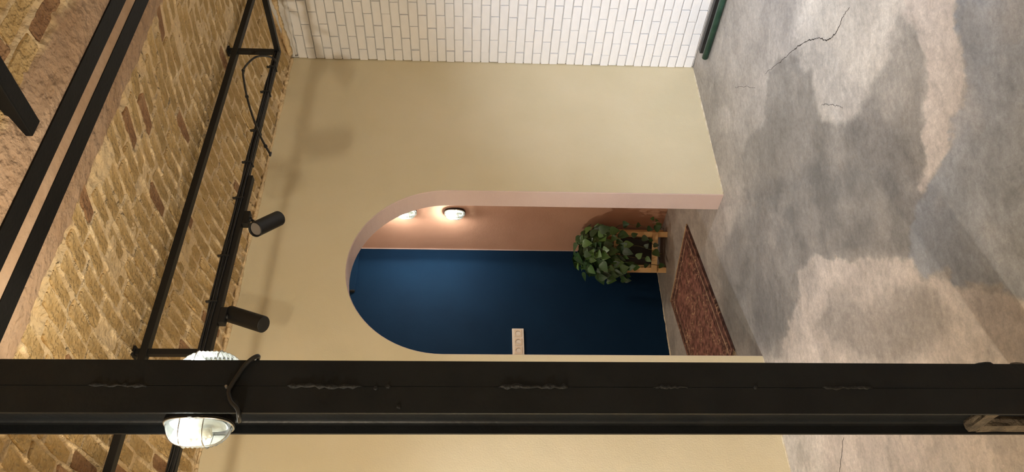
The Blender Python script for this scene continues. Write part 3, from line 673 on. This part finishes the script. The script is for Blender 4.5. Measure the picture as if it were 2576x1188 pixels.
# ------------------------------------------------------------------ oval bulkhead lamps
LL, LW, LD = 0.162, 0.098, 0.070     # length (local z), width (local y), depth (local x, away from the wall)
def make_lamp():
    root = empty('bulkhead_lamp')
    def oval(k, n, a, b):               # superellipse in the y-z plane
        t = 2*PI*k/n; c, s = math.cos(t), math.sin(t); e = 2/2.7
        return (math.copysign(abs(c)**e, c)*b, math.copysign(abs(s)**e, s)*a)
    n = 40
    def shell(prof, name, m, smooth=True, ribs=0):
        v = []; f = []
        for x, k in prof:
            for i in range(n):
                y, z = oval(i, n, LL/2*k, LW/2*k); v.append((x, y, z))
        for j in range(len(prof)-1):
            for i in range(n): f.append((j*n+i, j*n+(i+1) % n, j*n+n+(i+1) % n, j*n+n+i))
        f.append(tuple(range(n))[::-1]); f.append(tuple((len(prof)-1)*n+i for i in range(n)))
        return from_py(name, v, f, m, root, smooth)
    shell([(0.0, 0.90), (0.004, 0.94), (0.016, 0.96), (0.018, 0.93), (0.018, 0.80)], 'base', M['black_matt'], False)
    shell([(0.0185, 0.78), (0.0195, 0.78), (0.0200, 0.70)], 'reflector', M['reflector'], False)
    # ribbed glass dome
    v = []; f = []; nz, ny = 72, 20
    for j in range(nz+1):
        zz = -1+2*j/nz
        for i in range(ny+1):
            yy = -1+2*i/ny
            # map the square to the oval
            ww = (1-abs(zz)**2.7)**(1/2.7) if abs(zz) < 1 else 0
            y = yy*ww; rr = (abs(y)**2.7+abs(zz)**2.7)**(1/2.7); hgt = max(0, 1-rr**3.2)**0.55
            rib = 0.0012*math.cos(zz*PI*14)*min(1, 3*(1-rr)) if rr < 1 else 0
            v.append((0.018+(LD-0.018-0.004)*hgt+rib, y*LW/2*0.9, zz*LL/2*0.9))
    for j in range(nz):
        for i in range(ny): a = j*(ny+1)+i; f.append((a, a+1, a+ny+2, a+ny+1))
    from_py('glass', v, f, M['glass'], root, True)
    # wire guard: ring and bars
    bm = bmesh.new(); tube(bm, [(0.020,)+oval(k, 48, LL/2*0.93, LW/2*0.93) for k in range(48)], 0.0022, 6, True)
    from_bm('guard_ring', bm, M['steel'], root, True)
    def hg(y, z):
        rr = (abs(y/(LW/2*0.9))**2.7+abs(z/(LL/2*0.9))**2.7)**(1/2.7); return 0.018+(LD-0.02)*max(0, 1-rr**3.2)**0.55+0.001
    bm = bmesh.new(); tube(bm, [(hg(0, z), 0.0, z) for z in np.linspace(-LL/2*0.9, LL/2*0.9, 25)], 0.0013, 6); from_bm('guard_wire', bm, M['steel'], root, True)
    for z in (-0.022, 0.03):
        ym = LW/2*0.9*(1-abs(z/(LL/2*0.9))**2.7)**(1/2.7)
        bm = bmesh.new(); tube(bm, [(hg(y, z), y, z) for y in np.linspace(-ym, ym, 17)], 0.0013, 6); from_bm('guard_wire', bm, M['steel'], root, True)
    # bulb in the upper half, its holder below
    bm = bmesh.new(); bmesh.ops.create_uvsphere(bm, u_segments=20, v_segments=12, radius=0.017)
    for q in bm.verts: q.co = Vector((q.co.x+0.040, q.co.y, q.co.z*1.15+0.034))
    from_bm('bulb', bm, M['bulb'], root, True)
    bm = bmesh.new(); cyl(bm, (0.040, 0, 0.016), (0.036, 0, -0.030), 0.009, 0.012); from_bm('bulb_holder', bm, M['plastic'], root, True)
    return root
lamp0 = make_lamp(); used = [False]
def place_lamp(mtx, label, watts, outward=True, soft=0.018):
    if not used[0]:
        o = lamp0; used[0] = True
    else:
        o = lamp0.copy(); C.objects.link(o)
        for ch in lamp0.children:
            c = ch.copy(); C.objects.link(c); c.parent = o
    o.matrix_world = mtx; tag(o, label, 'lamp', 'oval bulkhead lamps')
    ld = bpy.data.lights.new('bulb_light', 'SPOT' if outward else 'POINT'); ld.energy = watts; ld.color = LAMP_COL if outward else RECESS_COL; ld.shadow_soft_size = soft
    l = bpy.data.objects.new('bulb_light', ld); C.objects.link(l); l.parent = o
    if outward:
        ld.spot_size = math.radians(178); ld.spot_blend = 0.12; l.location = (0.074 if soft < 0.05 else 0.15, 0, 0.030); l.rotation_euler = (0, -PI/2, 0)
    else: l.location = (0.074, 0, 0.030)
    return o
def lamp_mtx(p, nx):                   # wall normal +x or -x
    return Matrix.Translation(p)@Matrix.Rotation(0 if nx > 0 else PI, 4, 'Z')
LZ = 2.045
place_lamp(lamp_mtx((POST[0]+0.015, -1.680, LZ+0.011), -1), 'lit oval bulkhead lamp on left side of black column, nearest and largest', LAMP_W*0.40)
place_lamp(lamp_mtx((POST[1]-0.019, -1.680, LZ+0.014), 1), 'lit oval bulkhead lamp half hidden behind the black column', LAMP_W*0.7)
place_lamp(lamp_mtx((RX-0.0005, 1.118, 1.588), -1), 'small lit oval lamp on brown-pink wall inside the arch, lower of two', RECESS_W, False)
place_lamp(lamp_mtx((RX-0.0005, 1.118, 1.945), -1), 'small lit oval lamp on brown-pink wall, upper one cut by arch edge', RECESS_W, False)
place_lamp(lamp_mtx((RXL+0.0005, 1.02, 2.22), 1), 'oval bulkhead lamp on the end wall behind the arch, outside the picture', 30.0)
place_lamp(lamp_mtx((XL+0.0005, -2.50, 2.38), 1), 'oval bulkhead lamp on the left beige wall, outside the picture', 235.0, True, 0.07)

# cable between the two column lamps, with its clip
root = empty('lamp_cable', (-3.2, -1.745, 1.98))
pts = [(POST[0]-0.010, -1.715, 1.957), (POST[0]-0.008, -1.738, 1.953), (-3.262, -1.7475, 1.957), (-3.245, -1.748, 1.974), (-3.222, -1.748, 1.984), (-3.203, -1.748, 1.980), (-3.180, -1.748, 1.971), (-3.158, -1.749, 1.961), (-3.140, -1.750, 1.947), (-3.128, -1.741, 1.937), (-3.127, -1.715, 1.945)]
bm = bmesh.new(); tube(bm, smooth_path(pts, 6), 0.0052, 10); keep(from_bm('cable', bm, M['black_rubber'], smooth=True), root)
bm = bmesh.new(); tube(bm, [(-3.207+0.0055*math.cos(a), -1.7455-0.0062*math.sin(a), 1.9815) for a in np.linspace(0, PI, 9)], 0.0022, 6); keep(from_bm('clip', bm, M['black_rubber'], smooth=True), root)
bm = bmesh.new(); cyl(bm, (-3.207, -1.7405, 1.993), (-3.207, -1.7475, 1.993), 0.0036, 0.0030, 12); keep(from_bm('clip_screw', bm, M['steel'], smooth=False), root)
tag(root, 'black cable clipped across front of the column, joining its two lamps', 'cable')

# ------------------------------------------------------------------ hanging black lighting frame
RYF = -0.70; RZ = 2.468
def lighting_frame():
    root = empty('lighting_frame', (-2.0, RYF, RZ))
    xr = on_y(700, 130, RYF).x
    def part(name, lo, hi, bev=0.002):
        bm = bmesh.new(); bx(bm, lo, hi, bev); return keep(from_bm(name, bm, M['black_matt']), root)
    zt = float(z_vault(np.array(RYF), BEAM[1][1], 0))
    part('lower_rail', (-4.6, RYF-0.013, RZ-0.013), (xr+0.013, RYF+0.013, RZ+0.013))
    part('side_rail', (xr-0.013, -1.50, RZ-0.013), (xr+0.013, RYF-0.0135, RZ+0.013))
    part('upper_rail', (-4.6, RYF-0.020, zt-0.058), (-0.03, RYF+0.014, zt-0.030))
    for p in ((640, 130), (430, 888)):
        x = on_y(p[0], p[1], RYF).x
        part('hanger', (x-0.012, RYF-0.034, RZ+0.0135), (x+0.012, RYF-0.0205, zt-0.006), 0.001) if False else part('hanger', (x-0.012, RYF-0.0115, RZ+0.0135), (x+0.012, RYF+0.0115, zt-0.004), 0.001)
        part('ceiling_plate', (x-0.02, RYF-0.02, zt-0.012), (x+0.02, RYF+0.02, zt-0.002), 0.002)
    # light track under the rail
    xa = on_y(625, 447, RYF).x; xb = on_y(525, 900, RYF).x-0.06
    part('light_track', (xb, RYF-0.017, RZ-0.034), (xa, RYF+0.017, RZ-0.0135), 0.002)
    tag(root, 'black square-tube lighting frame with cables hung below the brick vault', 'frame')
    # cable bundle strapped along the rail
    r = random.Random(3)
    for k in range(4):
        dy = -0.016-0.004*(k % 2); dz = 0.012-0.007*k
        P = []; x = xr-0.004
        while x > -4.3:
            P.append((x, RYF+dy+r.uniform(-0.0015, 0.0015), RZ+dz+r.uniform(-0.0025, 0.0025))); x -= 0.09
        bm = bmesh.new(); tube(bm, smooth_path(P, 3), 0.0034, 8); keep(from_bm('strapped_cable', bm, M['black_rubber'], smooth=True), root)
    for py in (175, 238, 335, 415, 505, 650, 765):
        x = on_y(650-0.245*(py-330), py, RYF).x
        bm = bmesh.new(); bx(bm, (x-0.003, RYF-0.0255, RZ-0.0185), (x+0.003, RYF+0.0145, RZ+0.0175), 0.001); bx(bm, (x-0.003, RYF-0.022, RZ+0.017), (x+0.003, RYF-0.010, RZ+0.030), 0.001)
        keep(from_bm('cable_tie', bm, M['black_rubber']), root)
    return xr
xr = lighting_frame()
# loose cable loop tied to the frame
root = empty('loose_cable', (-1.2, RYF, RZ))
px = [(694, 158), (688, 147), (668, 141), (645, 143), (627, 156), (612, 177), (614, 205), (621, 243), (633, 285), (645, 318), (656, 345), (668, 368), (680, 388)]
P = [on_y(x, y, RYF-0.045 if 1 < i < 10 else RYF-0.032) for i, (x, y) in enumerate(px)]
bm = bmesh.new(); tube(bm, smooth_path(P, 5), 0.0052, 10); keep(from_bm('cable', bm, M['black_rubber'], smooth=True), root)
for i in (5, 7, 11):
    d = (P[i+1]-P[i-1]).normalized(); bm = bmesh.new(); cyl(bm, P[i]-d*0.004, P[i]+d*0.004, 0.0085, seg=12); s, u, _ = frame(d, Vector((0, 1, 0))); cyl(bm, P[i], P[i]+u*0.018, 0.0025, seg=8)
    keep(from_bm('cable_tie', bm, M['black_rubber']), root)
d = Vector((1, 0, 0)); bm = bmesh.new(); cyl(bm, P[-1]-d*0.010, P[-1]+d*0.010, 0.0055, seg=10); keep(from_bm('cable_end', bm, M['black_rubber']), root)
tag(root, 'loose loop of black cable tied to the hanging frame', 'cable')

# track spotlights
def spotlight(name, lens_end, back_end, adapter, label, group, lit=0.0, target=None, ztop=RZ-0.034):
    A, B = Vector(lens_end), Vector(back_end); d = (A-B).normalized(); root = empty(name, adapter)
    ad = Vector(adapter)
    bm = bmesh.new(); bx(bm, (ad.x-0.035, ad.y-0.016, ztop-0.026), (ad.x+0.035, ad.y+0.016, ztop), 0.002); keep(from_bm('track_adapter', bm, M['black_matt']), root)
    r = 0.0335
    bm = bmesh.new(); cyl(bm, B, B+d*0.004, r-0.003, r, 32); cyl(bm, B+d*0.004, A-d*0.002, r, r, 32, caps=False)
    # rim and inner tube
    s, u, _ = frame(d); n = 32; rings = []
    for rad, off in ((r, -0.002), (r-0.001, 0.0), (r-0.004, 0.0), (r-0.005, -0.016)):
        rings.append([bm.verts.new(A+d*off+(s*math.cos(2*PI*k/n)+u*math.sin(2*PI*k/n))*rad) for k in range(n)])
    for a in range(3):
        for k in range(n): bm.faces.new((rings[a][k], rings[a][(k+1) % n], rings[a+1][(k+1) % n], rings[a+1][k]))
    o = keep(from_bm('spot_body', bm, M['black_matt']), root)
    for p in o.data.polygons: p.use_smooth = len(p.vertices) == 4
    bm = bmesh.new(); cyl(bm, A-d*0.016, A-d*0.012, r-0.005, seg=32); keep(from_bm('lens', bm, M['spot_lit'] if lit else M['lens']), root)
    # yoke from the adapter to the side of the body
    mid = A.lerp(B, 0.28); J = Vector((ad.x, ad.y, ztop-0.026)); bm = bmesh.new(); e = mid+(J-mid).normalized()*r*0.9
    cyl(bm, J+Vector((0, 0, 0.004)), J-Vector((0, 0, 0.008)), 0.010, seg=16); tube(bm, [J-Vector((0, 0, 0.004)), J.lerp(e, 0.5), e], 0.007, 10); keep(from_bm('swivel_arm', bm, M['black_matt'], smooth=False), root)
    tag(root, label, 'spotlight', group)
    if lit:
        ld = bpy.data.lights.new('spot_beam', 'SPOT'); ld.energy = lit; ld.color = SPOT_COL; ld.spot_size = math.radians(SPOT_DEG); ld.spot_blend = 0.95; ld.shadow_soft_size = 0.03
        l = bpy.data.objects.new('spot_beam', ld); C.objects.link(l); keep(l, root); l.location = A-d*0.010
        l.rotation_euler = (-d).to_track_quat('Z', 'Y').to_euler()
SPOT_DEG = 80                       # cone; set per fixture below
spotlight('track_spotlight', on_y(641, 578, RYF-0.045), on_y(702, 549, RYF+0.045), (on_y(612, 552, RYF).x, RYF, RZ), 'black cylinder spotlight on frame tilted with grey lens showing', 'track spotlights on the hanging frame')
spotlight('track_spotlight', on_y(578, 790, RYF+0.03), on_y(664, 817, RYF-0.02), (on_y(552, 797, RYF).x, RYF, RZ), 'black cylinder spotlight on frame hanging end down, nearest the column', 'track spotlights on the hanging frame')
A0 = Vector((-4.15, RYF, 2.34)); d = (Vector((-2.75, 0.0, 0.35))-A0).normalized(); SPOT_DEG = 78  # unseen spotlight added to brighten the lower left of the beige wall
spotlight('track_spotlight', A0+d*0.05, A0-d*0.09, (-4.15, RYF, RZ), 'added lit black spotlight at far left of the hanging frame, outside the picture', None, 105.0, None, RZ-0.0135)
# added spotlights to brighten walls and floor, on an added near track (outside the picture)
Y2 = -2.62
bm = bmesh.new(); bx(bm, (-4.6, Y2-0.017, 2.46), (-0.3, Y2+0.017, 2.49), 0.002); tag(from_bm('light_track', bm, M['black_matt']), 'added black light track over the near bay, outside the picture', 'light track')
for pos, x, tgt, wt, SPOT_DEG in (
        ('aimed at floor by white bricks', -1.05, (-1.05, -1.60, 0.0), 222.0, 76), ('aimed across at white bricks', -4.05, (0.0, -0.60, 0.50), 370.0, 34),
        ('aimed at beige wall by corner', -2.00, (-0.85, 0.0, 0.40), 4.0, 80), ('aimed at floor by the column', -1.85, (-2.45, -1.75, 0.0), 22.0, 80)):
    A0 = Vector((x, Y2, 2.36)); d = (Vector(tgt)-A0).normalized()
    spotlight('track_spotlight', A0+d*0.05, A0-d*0.09, (x, Y2, 2.46), 'added lit black spotlight on the near track, %s, outside the picture' % pos, 'added spotlights on the near track', wt, tgt, 2.46)

# ------------------------------------------------------------------ triple wall socket on the blue wall
root = empty('wall_socket', (-1.2, RY, 1.07))
bm = bmesh.new(); bx(bm, (-1.312, RY-0.011, 1.068), (-1.088, RY-0.0005, 1.154), 0.003); keep(from_bm('socket_frame', bm, M['plastic']), root)
for x in (-1.129, -1.200, -1.271):
    bm = bmesh.new(); z = 1.111; h = 0.0275; yf = RY-0.0135; n = 24
    q = [bm.verts.new((x+sx*h, yf, z+sz*h)) for sx, sz in ((-1, -1), (1, -1), (1, 1), (-1, 1))]; q2 = [bm.verts.new((x+sx*h, RY-0.011, z+sz*h)) for sx, sz in ((-1, -1), (1, -1), (1, 1), (-1, 1))]
    for k in range(4): bm.faces.new((q[k], q[(k+1) % 4], q2[(k+1) % 4], q2[k]))
    ring = [bm.verts.new((x+0.0195*math.cos(2*PI*k/n+PI/4*5), yf, z+0.0195*math.sin(2*PI*k/n+PI/4*5))) for k in range(n)]
    for k in range(4):
        seg = [ring[(k*6+j) % n] for j in range(7)]; bm.faces.new([q[k], q[(k+1) % 4]]+seg[::-1])
    s = keep(from_bm('socket', bm, M['socket']), root)
    bm = bmesh.new(); n = 24
    r1 = [bm.verts.new((x+0.0195*math.cos(2*PI*k/n), yf, z+0.0195*math.sin(2*PI*k/n))) for k in range(n)]; r2 = [bm.verts.new((x+0.018*math.cos(2*PI*k/n), RY-0.0015, z+0.018*math.sin(2*PI*k/n))) for k in range(n)]
    for k in range(n): bm.faces.new((r1[k], r1[(k+1) % n], r2[(k+1) % n], r2[k]))
    bm.faces.new(r2); c = from_bm('recess', bm, M['socket_shade'], s)
    for dx in (-0.0095, 0.0095):
        bm = bmesh.new(); cyl(bm, (x+dx, RY-0.0016, z), (x+dx, RY-0.003, z), 0.0026, seg=10); from_bm('pin_hole', bm, M['hole'], s)
tag(root, 'cream triple power socket mounted on the dark blue wall', 'socket')

# ------------------------------------------------------------------ rug
A_ = on_z(1730, 565, 0); B_ = on_z(1690, 760, 0); C_ = on_z(1850, 880, 0)
d1 = (C_-A_); LN = d1.length; d1.normalize(); d2 = Vector((0, 0, 1)).cross(d1)
if d2.dot(B_-A_) < 0: d2 = -d2
WD = (B_-A_).length
rug_m = Matrix((( d1.x, d2.x, 0, A_.x), (d1.y, d2.y, 0, A_.y), (0, 0, 1, 0.0015), (0, 0, 0, 1)))
root = empty('rug', mat=rug_m)
xs = np.linspace(0, LN, 120); ys = np.linspace(0, WD, 70); X, Y = np.meshgrid(xs, ys)
wob = 0.006*np.sin(X*9+1)*np.where(Y < 0.02, 1, 0)
Zr = 0.008+0.002*fbm(X*40, Y*40, 15)+0.003*fbm(X*3, Y*3, 16)
eX = np.minimum(np.minimum(X, LN-X), np.minimum(Y, WD-Y)); Zr = np.where(eX < 0.004, 0.0005, Zr)
o = mesh_grid('rug_pile', X, Y+wob*0, Zr, None); o.data.flip_normals(); o.data.materials.append(rug_mat(LN, WD)); o.parent = root
bm = bmesh.new(); tube(bm, [(-0.001, y, 0.006) for y in np.linspace(0, WD, 40)], 0.005, 8); from_bm('bound_edge', bm, M['fringe'], root, True)
bm = bmesh.new(); rr = random.Random(9)
for k in range(110):
    y = WD*(k+rr.random())/110; a = rr.uniform(-0.35, 0.35); l = rr.uniform(0.02, 0.045)
    tube(bm, [(LN-0.004, y, 0.006), (LN+l*0.5, y+a*l*0.4, 0.005+rr.random()*0.004), (LN+l, y+a*l, 0.0025)], 0.0016, 5)
o = from_bm('fringe', bm, M['fringe'], root, True); o['kind'] = 'stuff'
tag(root, 'dark red patterned rug with cream fringe under the arch', 'rug')

# ------------------------------------------------------------------ plant stand, pot, pothos
FR = on_z(1680, 584, 0); FL = on_z(1676, 687, 0)
ex = (FL-FR); SW = ex.length; ex.normalize(); ey = Vector((-ex.y, ex.x, 0))
if ey.x < 0: ey = -ey                         # away from the viewer, into the corner
SD = 0.165
ST = Matrix(((ex.x, ey.x, 0, FR.x), (ex.y, ey.y, 0, FR.y), (0, 0, 1, 0), (0, 0, 0, 1)))
root = empty('plant_stand', mat=ST)
def plank(name, lo, hi, rot=None, bev=0.003):
    bm = bmesh.new(); bx(bm, lo, hi, bev, rot); return from_bm(name, bm, M['wood'], root)
lw = 0.040
for x in (0, SW-lw):
    plank('leg', (x, 0, 0), (x+lw, lw*0.8, 0.50)); plank('leg', (x, SD-lw*0.8, 0), (x+lw, SD, 0.50))
    plank('side_rail', (x+0.008, lw*0.8, 0.055), (x+lw-0.008, SD-lw*0.8, 0.09)); plank('side_rail', (x+0.008, lw*0.8, 0.385), (x+lw-0.008, SD-lw*0.8, 0.425))
plank('cross_rail', (0.004, -0.018, 0.075), (SW-0.004, 0.0, 0.117)); plank('cross_rail', (0.004, -0.018, 0.355), (SW-0.004, 0.0, 0.405)); plank('cross_rail', (lw, SD-0.02, 0.385), (SW-lw, SD-0.004, 0.425))
for k in range(3): plank('shelf_slat', (lw*0.25, 0.034+k*0.033, 0.0905), (SW-lw*0.25, 0.062+k*0.033, 0.104), None, 0.002)
tag(root, 'pale pine plant stand standing in the corner by the blue wall', 'plant stand')
# planter
root = empty('planter', mat=ST@Matrix.Translation((SW/2, SD/2, 0.1055)))
pw, pd, ph = SW/2-lw-0.012, SD/2-0.026, 0.27
bm = bmesh.new()
def ringv(sx, sy, z): return [bm.verts.new((a*sx, b*sy, z)) for a, b in ((-1, -1), (1, -1), (1, 1), (-1, 1))]
rs = [ringv(pw*0.9, pd*0.9, 0), ringv(pw, pd, ph), ringv(pw-0.006, pd-0.006, ph), ringv(pw-0.008, pd-0.008, ph-0.03)]
for a in range(3):
    for k in range(4): bm.faces.new((rs[a][k], rs[a][(k+1) % 4], rs[a+1][(k+1) % 4], rs[a+1][k]))
bm.faces.new(rs[0][::-1]); bm.faces.new(rs[3]); from_bm('pot', bm, M['pot'], root)
bm = bmesh.new(); bmesh.ops.create_grid(bm, x_segments=12, y_segments=10, size=1)
for v in bm.verts: v.co = Vector((v.co.x*(pw-0.009), v.co.y*(pd-0.009), ph-0.026+random.uniform(0, 0.006)))
from_bm('soil', bm, M['soil'], root)
tag(root, 'black planter inside the pine stand', 'planter')
# pothos
def leaf_mesh(seed, name='leaf'):
    r = random.Random(seed); v = []; f = []
    prof = [(0.0, 0.10), (0.06, 0.34), (0.2, 0.50), (0.4, 0.47), (0.62, 0.33), (0.82, 0.16), (1.0, 0.0)]; bend = r.uniform(0.15, 0.5); fold = r.uniform(0.12, 0.3)
    tw = r.uniform(-0.12, 0.12)
    for t, wd in prof:
        back = -0.12*wd if t < 0.1 else 0
        z = -bend*t*t*0.5
        for q in (-1, -0.55, 0, 0.55, 1):
            v.append((t+(back*1.2 if abs(q) > 0.5 else 0.0), q*wd*0.85+tw*t*t, z+fold*abs(q)*wd*0.6-0.05*(q*q)*wd))
    for i in range(len(prof)-1):
        for k in range(4): a = i*5+k; f.append((a, a+1, a+6, a+5))
    me = bpy.data.meshes.new(name); me.from_pydata(v, [], f); me.update(); me.materials.append(M['leaf']); me.polygons.foreach_set('use_smooth', [True]*len(f)); return me
leaves = [leaf_mesh(k) for k in range(8)]
ctr = ST@Vector((SW/2+0.01, SD/2-0.03, 0.545))
root = empty('pothos_plant', ST@Vector((SW/2, SD/2, 0.32)))
rp = random.Random(21); base = Vector(root.location)
def ok(p): return p.x < RX-0.035 and p.y < RY-0.035 and p.z > 0.02
def put_leaf(p, d, nrm, s):
    d = d.normalized(); y = nrm.cross(d)
    if y.length < 1e-3: y = Vector((0, 1, 0)).cross(d)
    y.normalize(); z = d.cross(y)
    if not ok(p) or not ok(p+d*s): return
    T = Matrix(((d.x*s, y.x*s, z.x*s, p.x), (d.y*s, y.y*s, z.y*s, p.y), (d.z*s, y.z*s, z.z*s, p.z), (0, 0, 0, 1)))
    o = bpy.data.objects.new('leaf', rp.choice(leaves)); C.objects.link(o); keep(o, root); o.matrix_basis = T
def vine(pts, r0=0.0026):
    pts = [Vector((min(p.x, RX-0.02), min(p.y, RY-0.02), max(p.z, 0.01))) for p in map(Vector, pts)]
    S = smooth_path(pts, 6); bm = bmesh.new(); tube(bm, S, r0, 6); keep(from_bm('vine', bm, M['vine'], smooth=True), root); return S
view = -ey
# bushy crown
for k in range(190):
    a = rp.uniform(0, 2*PI); e = rp.uniform(-0.25, 1.2)
    dirv = Vector((math.cos(a)*math.cos(e), math.sin(a)*math.cos(e), math.sin(e)))
    dirv = (dirv+view*0.35).normalized()
    rad = Vector((dirv.x*0.185, dirv.y*0.185, dirv.z*0.19))
    p = ctr+rad*rp.uniform(0.45, 1.0)+Vector((0, 0, -0.01))
    tip = (Vector((dirv.x, dirv.y, 0))*rp.uniform(0.4, 1.0)+Vector((rp.uniform(-.5, .5), rp.uniform(-.5, .5), rp.uniform(-1.0, 0.1))))
    put_leaf(p, tip, (dirv*0.8+Vector((0, 0, 0.6))+view*0.4).normalized(), rp.uniform(0.055, 0.098))
# leaves hanging in front of the upper rail
for k in range(60):
    p = ST@Vector((rp.uniform(-0.02, SW+0.05), rp.uniform(-0.11, -0.03), 0.30+0.24*rp.random()**0.7))
    put_leaf(p, Vector((rp.uniform(-.6, .6), rp.uniform(-.6, .6), -1))+view*0.4, (view+Vector((rp.uniform(-.5, .5), rp.uniform(-.5, .5), rp.uniform(0, .8)))).normalized(), rp.uniform(0.05, 0.085))
# stems inside the crown
for k in range(10):
    a = rp.uniform(0, 2*PI); q = Vector((math.cos(a), math.sin(a), 0))
    vine([base+q*0.03, base+q*0.05+Vector((0, 0, 0.1)), base+q*0.12+Vector((0, 0, 0.2)), base+q*0.17+Vector((0, 0, 0.15))])
# trailing vines over the front of the stand; local stand coordinates (x along the front, y depth, z up)
def L(x, y, z): return ST@Vector((x, y, z))
trails = [
 [(0.04, 0.05, 0.40), (0.02, -0.05, 0.40), (0.03, -0.06, 0.26), (0.05, -0.045, 0.16), (0.10, -0.04, 0.11)],
 [(0.10, 0.05, 0.40), (0.11, -0.06, 0.38), (0.10, -0.06, 0.24), (0.13, -0.05, 0.13), (0.16, -0.045, 0.05)],
 [(0.16, 0.05, 0.40), (0.17, -0.07, 0.36), (0.19, -0.06, 0.22), (0.18, -0.05, 0.14)],
 [(0.21, 0.05, 0.40), (0.24, -0.05, 0.36), (0.26, -0.06, 0.24), (0.24, -0.05, 0.13), (0.25, -0.04, 0.06)],
 [(0.22, 0.06, 0.42), (0.30, -0.02, 0.42), (0.33, -0.03, 0.34), (0.31, -0.03, 0.28)],
 [(0.01, 0.06, 0.40), (-0.05, -0.01, 0.36), (-0.05, -0.03, 0.22), (-0.02, -0.04, 0.12), (-0.04, -0.05, 0.08), (-0.07, -0.06, 0.13)],
 [(0.14, 0.05, 0.42), (0.20, -0.08, 0.44), (0.28, -0.10, 0.40), (0.30, -0.08, 0.30)],
]
for t in trails:
    S = vine([L(*p) for p in t], 0.0022)
    for i in range(7, len(S), 4):
        if rp.random() < 0.22: continue
        d = Vector((rp.uniform(-1, 1), rp.uniform(-1, 1), -0.9))*0.6+view*0.6
        put_leaf(S[i], d, (view+Vector((rp.uniform(-.6, .6), rp.uniform(-.6, .6), rp.uniform(0, .8)))).normalized(), rp.uniform(0.042, 0.07))
# a young shoot by the wall
S = vine([L(-0.02, 0.01, 0.03), L(-0.05, 0.0, 0.06), L(-0.085, -0.005, 0.075), L(-0.10, -0.01, 0.11)], 0.0018)
put_leaf(S[-1], Vector((-0.3, -0.3, 0.7)), view, 0.035); put_leaf(S[-5], Vector((-0.6, -0.2, 0.3)), view, 0.028)
tag(root, 'leafy green trailing pothos spilling over the pine stand', 'plant')

# ------------------------------------------------------------------ bars lying on the floor by the white brick wall
e = on_z(1771, 131, 0.0); bm = bmesh.new(); bx(bm, (-0.137, -2.0, 0.001), (-0.099, e.y, 0.030), 0.002)
tag(from_bm('metal_bar', bm, M['dark_bar']), 'black square bar lying on floor along white brick wall', 'bar')
bm = bmesh.new(); cyl(bm, (-0.243, -2.05, 0.021), (-0.222, -0.262, 0.021), 0.019, seg=24); cyl(bm, (-0.222, -0.262, 0.021), (-0.2219, -0.256, 0.021), 0.019, 0.014, seg=24)
o = from_bm('metal_pipe', bm, M['green_pipe'])
for p in o.data.polygons: p.use_smooth = len(p.vertices) == 4
tag(o, 'worn dark green pipe lying on floor beside the black bar', 'pipe')
